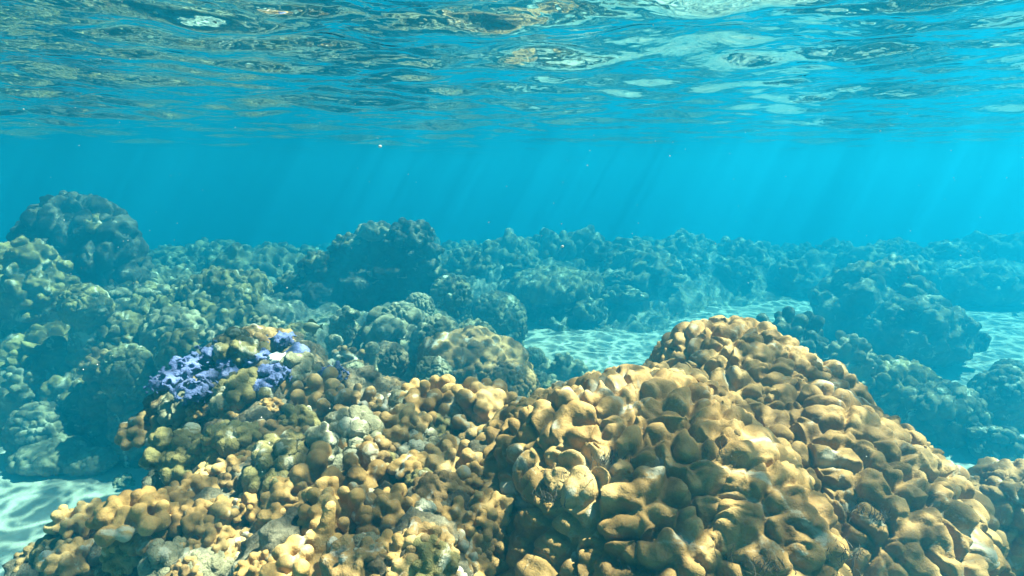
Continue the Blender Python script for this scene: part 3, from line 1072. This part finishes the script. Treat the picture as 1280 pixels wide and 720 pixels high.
G_GOLD = 'golden coral colonies crowded over the reef rock'
G_BLUE = 'violet blue crusts on the crest of the reef rock'
COL = [
    # px, py, width, style, material, label
    (389, 690, 92, 'big', 'gold', 'golden colony with one tall horn shaped lobe at the bottom of the picture'),
    (420, 625, 82, 'f', 'gold', 'golden colony of thick rounded fists above the horned colony'),
    (484, 634, 70, 'f', 'gold', 'golden blunt colony overhanging the dark gap by the large mound'),
    (424, 583, 104, 'f', 'gold', 'wide golden colony with the most upright lobes, centre of the golden reef'),
    (480, 592, 44, 'l', 'gold2', 'rosy brown rounded colony beside the widest golden colony'),
    (568, 570, 76, 'f', 'gold', 'pale golden colony of pointed egg shaped lobes'),
    (583, 532, 60, 'f', 'gold2', 'golden brown colony behind the egg shaped lobes'),
    (496, 530, 64, 'f', 'gold2', 'tall lobed tan colony in the middle of the back row'),
    (544, 500, 78, 'f', 'gold', 'golden knobbed colony in front of the large tan boulder coral'),
    (604, 503, 84, 'f', 'gold', 'broad golden knobbed colony at the foot of the tan dome'),
    (645, 524, 50, 'f', 'gold', 'golden colony at the sand channel end of the reef rock'),
    (430, 546, 86, 'l', 'pale', 'greyish low colony behind the widest golden colony'),
    (526, 556, 52, 'l', 'pale', 'pale grey lump colony among golden ones near the sandy pocket'),
    (366, 606, 58, 'f', 'gold', 'golden colony close beside the widest one, toward the violet crusts'),
    (550, 608, 58, 'f', 'gold2', 'shaded tan colony touching the large golden mound'),
    (385, 488, 76, 'f', 'gold', 'golden finger colony just below the lone violet clump'),
    (436, 505, 62, 'f', 'gold2', 'grey brown knobbed colony next to the lone violet clump'),
    (347, 634, 64, 'f', 'gold', 'tall golden colony stacked in a column of lobes'),
    (295, 575, 50, 'f', 'gold', 'bright golden colony with pale tips standing alone on grey rock'),
    (254, 592, 30, 'l', 'gold', 'single small round golden knob on the reef rock'),
    (238, 616, 62, 'f', 'gold', 'golden row of round lobes below the single small knob'),
    (172, 634, 84, 'f', 'gold', 'long golden ridge of fused lobes near the small sand patch'),
    (253, 676, 50, 'f', 'gold', 'golden colony with square lumpy face over a dark hollow'),
    (182, 663, 44, 'l', 'gold2', 'amber colony hanging under the long golden ridge'),
    (98, 645, 54, 'f', 'gold', 'golden colony with white lit tips on the edge toward the sand patch'),
    (144, 600, 50, 'f', 'gold2', 'amber brown colony standing at the drop to the sand patch'),
    (212, 694, 54, 'l', 'pale', 'pale blotchy low colony near the bottom edge'),
    (92, 692, 60, 'f', 'gold2', 'shaded brown colony low on the sand side of the reef rock'),
    (45, 692, 46, 'f', 'gold2', 'outermost small brown colony of the reef rock on the sand side'),
    (138, 550, 56, 'f', 'gold2', 'shaded amber colony under the pale end of the reef rock'),
    (180, 530, 56, 'f', 'gold2', 'olive gold colony with one sunlit tip beneath pale crust'),
    (220, 556, 62, 'l', 'olive', 'dull olive mound colony in the shaded dip of the reef rock'),
    (284, 548, 66, 'l', 'olive', 'olive rounded colony behind the bright colony with pale tips'),
    (334, 540, 54, 'f', 'gold2', 'tan colony with a pale round top in the middle of the reef rock'),
    (350, 572, 66, 'l', 'olive', 'dark grainy olive mound beside the widest golden colony'),
    (306, 630, 44, 'f', 'gold', 'small golden colony between two golden lobed rows'),
    (325, 706, 50, 'f', 'gold', 'small golden colony cut by the bottom edge next to the horned colony'),
    (264, 706, 46, 'l', 'pale', 'smooth grey lump colony cut by the bottom edge'),
    (525, 661, 38, 'l', 'brown', 'dark furry lump in the gap beside the large golden mound'),
    (530, 634, 26, 'l', 'pale', 'small round grey knob just above the dark furry lump'),
    (504, 500, 40, 'l', 'pale', 'small pale lump before the dark brown sponge'),
    (132, 655, 40, 'f', 'gold2', 'small brown colony between white tipped colony and long ridge'),
    (300, 668, 44, 'f', 'gold2', 'shaded golden colony right of the square faced one'),
    (455, 680, 40, 'l', 'pale', 'grey rough lump behind the horned colony near the dark gap'),
    (620, 548, 44, 'l', 'pale', 'cream rubble lump at the sandy pocket by the large golden mound'),
    (250, 530, 40, 'f', 'gold2', 'small amber colony under the violet crusts'),
    (395, 520, 50, 'l', 'olive', 'olive low colony below the golden finger colony'),
    (465, 556, 40, 'l', 'gold2', 'tan lump between tall tan colony and widest golden colony'),
    (375, 548, 44, 'f', 'gold2', 'small tan colony with pale tips behind the dark grainy mound'),
    # crest
    (194, 444, 54, 'f', 'gold', 'yellow finger coral at the crest beside the violet crusts'),
    (310, 477, 56, 'l', 'olive', 'olive lumpy colony surrounded by violet crusts'),
    (332, 422, 46, 'l', 'gold2', 'cream topped colony at the very crest above the white tipped crust'),
    (181, 487, 46, 'l', 'pale', 'pale yellow lump below the violet scatter'),
    (228, 506, 44, 'l', 'pale', 'sunlit cream lump in front of the violet scatter'),
    (292, 495, 44, 'l', 'pale', 'white speckled lump under the olive lumpy colony'),
    (158, 512, 70, 'l', 'pale', 'pale crusted end of the reef rock above the shaded hollow'),
    (300, 432, 46, 'l', 'olive', 'olive lump on the crest behind the deep blue crust'),
    (250, 430, 44, 'f', 'olive', 'olive knobbed colony on the crest above the violet scatter'),
    (372, 455, 44, 'l', 'pale', 'grey blue lump at the fish end of the crest'),
]
CRUST = [
    (266, 448, 50, 'blue', 'deepest blue round crust on the crest of the reef'),
    (229, 468, 56, 'blue', 'pale violet streaked crust next to the deep blue one'),
    (320, 450, 50, 'blue', 'grey blue crust between the deep blue crust and the white tipped one'),
    (346, 450, 28, 'shell', 'bright white bleached tip among the violet crusts'),
    (350, 472, 46, 'blue', 'violet crust hanging below the bright white tip'),
    (414, 472, 46, 'blue', 'lone violet clump apart from the others, near the round ball coral'),
    (206, 482, 44, 'blue', 'scattered pale blue crust at the end of the violet patch'),
    (354, 430, 44, 'blue', 'lilac crust above the bright white tip'),
    (250, 490, 56, 'blue', 'dull blue crust under the deepest blue one'),
    (286, 455, 34, 'blue', 'small blue crust in the middle of the violet patch'),
    (336, 466, 30, 'blue', 'narrow violet crust between the olive lumpy colony and the white tip'),
    (288, 470, 30, 'blue', 'ragged blue crust between the deepest blue and olive lumpy corals'),
    (330, 484, 34, 'blue', 'faded blue crust under the narrow violet one'),
    (262, 474, 32, 'blue', 'dusky blue crust directly under the deepest blue crust'),
    (302, 440, 30, 'blue', 'small slate blue crust above the olive lumpy colony'),
    (372, 442, 34, 'blue', 'grey violet crust at the fish end of the violet patch'),
    (242, 452, 26, 'blue', 'little bright blue crust between the deepest blue and streaked ones'),
]


def colony(px, py, wpx, style, mat, label, i):
    rnd = random.Random(100 + i)
    hit, nrm, _, dist = rb.ray_cast(CAMP, ray(px, py + wpx * .12))
    if hit is None:
        print('MISS', px, py, label)
        return
    hw = wpx * mpp(hit.y) / 2 * (1.2 if style != 'c' else 0.88)
    if style == 'big':
        b = fingers((0, 0, 0), (hw * .95, hw * .8, hw * .4), hw * .40, (hw * .17, hw * .26), rnd, length=1.7, zmin=.0)
        for q in range(6):
            b.append((hw * .35 + q * hw * .06, 0, hw * (.35 + .17 * q), hw * (.30 - .025 * q), hw * (.28 - .025 * q), hw * .25))
    elif style == 'f':
        b = fingers((0, 0, 0), (hw * .95, hw * .85, hw * .5), hw * rnd.uniform(.32, .42), (hw * .15, hw * .24), rnd, length=rnd.uniform(1.2, 2.1), zmin=-.15, inner=.6)
    elif style == 'l':
        b = knobs((0, 0, 0), (hw * .80, hw * .75, hw * .5), hw * .5, (hw * .16, hw * .3), rnd, chain=(1, 3), zmin=-.1)
    else:
        b = knobs((0, 0, 0), (hw * .95, hw * .85, hw * .55), hw * .22, (hw * .07, hw * .15), rnd, chain=(1, 2), zmin=-.1, lift=1.2, jitter=1.0, inner=.7)
    vox = max(.0034, hit.y * .0031)
    dis = [(hw * .6, hw * .13), (hw * .2, hw * .05)]
    if style == 'c':
        dis.append((hw * .08, hw * .07))
    me = blob(b, vox, 3 if style != 'c' else 2, dis, 'coral_colony')
    if style == 'l':
        me = lobes(me, hw * .30, hw * .15, i, smooth=1)
    name = ('bleached_crust' if mat == 'shell' else 'violet_crust') if style == 'c' else 'coral_colony'
    n2 = (nrm + Vector((0, 0, 1.6))).normalized()
    rot = n2.to_track_quat('Z', 'Y').to_euler()
    loc = hit + n2 * hw * (.38 if style == 'c' else -.12)
    o = link(name, me, MAT[mat], loc=loc, rot=rot)
    me.name = name
    tag(o, label, 'crust' if style == 'c' else 'coral', G_BLUE if style == 'c' else G_GOLD)
    return o


for i, c in enumerate(COL):
    colony(*c, i)
for i, (px, py, wd, mt, lab) in enumerate(CRUST):
    colony(px, py, wd, 'c', mt, lab, 200 + i)

# small golden colonies that crowd the gaps between the named ones
rnd = random.Random(55)
FILL = []
for k in range(6):
    h_ = .055
    q = random.Random(300 + k)
    if k % 3:
        b = fingers((0, 0, 0), (h_, h_ * .85, h_ * .5), h_ * q.uniform(.36, .44), (h_ * .16, h_ * .26), q, length=q.uniform(.9, 1.5), zmin=-.15)
    else:
        b = knobs((0, 0, 0), (h_ * .95, h_ * .85, h_ * .6), h_ * .38, (h_ * .17, h_ * .28), q, chain=(1, 3), zmin=-.1)
    me = blob(b, .004, 3, [(h_ * .6, h_ * .13), (h_ * .2, h_ * .05)], 'small_coral_colony')
    me.materials.append(MAT[('gold', 'gold2', 'gold', 'olive', 'gold2', 'gold')[k]])
    FILL.append(me)
n = 0
taken = [(c[0], c[1], c[2]) for c in COL] + [(c[0], c[1], c[2]) for c in CRUST]
tries = 0
while n < 48 and tries < 4000:
    tries += 1
    px, py = rnd.uniform(40, 640), rnd.uniform(490, 725)
    if any(abs(px - a) < w_ * .42 and abs(py - b_) < w_ * .34 for a, b_, w_ in taken): continue
    hit, nrm, _, dist = rb.ray_cast(CAMP, ray(px, py))
    if hit is None or nrm.z < -.1: continue
    taken.append((px, py, 46))
    n2 = (nrm + Vector((0, 0, 1.0))).normalized()
    qt = n2.to_track_quat('Z', 'Y')
    o = link('small_coral_colony', FILL[rnd.randrange(6)], None, loc=hit - n2 * .008)
    o.rotation_euler = (qt.to_matrix() @ Matrix.Rotation(rnd.uniform(0, 6.28), 3, 'Z')).to_euler()
    s = rnd.uniform(.6, 1.05)
    o.scale = (s, s, s * rnd.uniform(.8, 1.2))
    tag(o, 'small golden colony among many alike crowding the gaps on the reef rock', 'coral', 'small golden colonies in the gaps of the reef rock')
    n += 1
print('FILLERS', n)

# a grey tan colony in the corner beyond the golden mound
head('coral_colony', 1304, 604, 130, 1.5 / K, 'lobed', 'gold2', 'small tan colony in the corner past the large golden mound', 'coral', None, base='rock')


# ------------------------------------------------------------------ the fish
def fish():
    p = at(389, 409, 2.55)
    o = empty('fish', p, R(14))
    tag(o, 'small silvery yellow fish hovering beside the violet crust', 'fish')
    L = .072
    n, m_ = 16, 12
    V, F = [], []
    for i in range(n):
        u = i / (n - 1)
        h = (math.sin(math.pi * u ** .8) ** .8) * .30 * L + .03 * L * (1 if 0 < i else .2)
        if u > .85: h = max(h, .06 * L)
        t = h * .34
        for j in range(m_):
            a = j / m_ * 6.2832
            V.append(((u - .5) * L, math.cos(a) * t, math.sin(a) * h))
    for i in range(n - 1):
        for j in range(m_):
            k = (j + 1) % m_
            F.append((i * m_ + j, i * m_ + k, (i + 1) * m_ + k, (i + 1) * m_ + j))
    link('body', new_mesh('body', V, F), plain_mat('silver_yellow_scales', (.13, .13, .06), .6, .5), o)
    fm = plain_mat('thin_yellow_fin', (.15, .145, .05), .5, .3)

    def fin(name, outline, th=.0012):
        k = len(outline)
        bm = bmesh.new()
        a = [bm.verts.new((x * L, -th / 2, z * L)) for x, z in outline]
        b = [bm.verts.new((x * L, th / 2, z * L)) for x, z in outline]
        bm.faces.new(a); bm.faces.new(b[::-1])
        for i in range(k):
            bm.faces.new((a[i], b[i], b[(i + 1) % k], a[(i + 1) % k]))
        bmesh.ops.recalc_face_normals(bm, faces=bm.faces)
        me = bpy.data.meshes.new(name)
        bm.to_mesh(me); bm.free()
        link(name, me, fm, o)
    fin('tail_fin', [(.44, .05), (.50, .07), (.70, .22), (.64, 0), (.70, -.22), (.50, -.07), (.44, -.05)])
    fin('dorsal_fin', [(-.2, .32), (-.08, .52), (.12, .50), (.34, .26), (.36, .12), (0, .26)])
    fin('anal_fin', [(.0, -.32), (.10, -.50), (.26, -.38), (.36, -.12)])
    for s in (-1, 1):
        v, f = ICO[2]
        link('eye', new_mesh('eye', v * .035 * L + np.array([-.36 * L, s * .085 * L, .08 * L]), f), plain_mat('black_eye', (.02, .02, .02), .2, .5), o)


fish()

# ------------------------------------------------------------------ drifting specks
rnd = random.Random(4)
V, F, n = [], [], 0
for _ in range(170):
    y = rnd.uniform(.45, 3.2)
    p = np.array([rnd.uniform(-.9, .9) * y, y, rnd.uniform(-.9, -.2)])
    r = rnd.uniform(.0004, .0012) * (y * .5 + .4)
    v, f = ICO[1]
    V.append(v * r + p); F.append(f + n); n += len(v)
tag(link('marine_snow', new_mesh('marine_snow', np.concatenate(V), np.concatenate(F)), MAT['shell']), kind='stuff')
for px, py, Y, r, lab in ((475, 183, 1.2, .0035, 'white drifting speck up near the water surface'), (703, 308, 1.3, .0035, 'pinkish drifting speck above the great round coral dome')):
    v, f = ICO[2]
    o = link('drifting_speck', new_mesh('drifting_speck', v * np.array([r, r, r * .8]), f), MAT['shell'], loc=at(px, py, Y))
    tag(o, lab, 'speck', 'drifting specks')
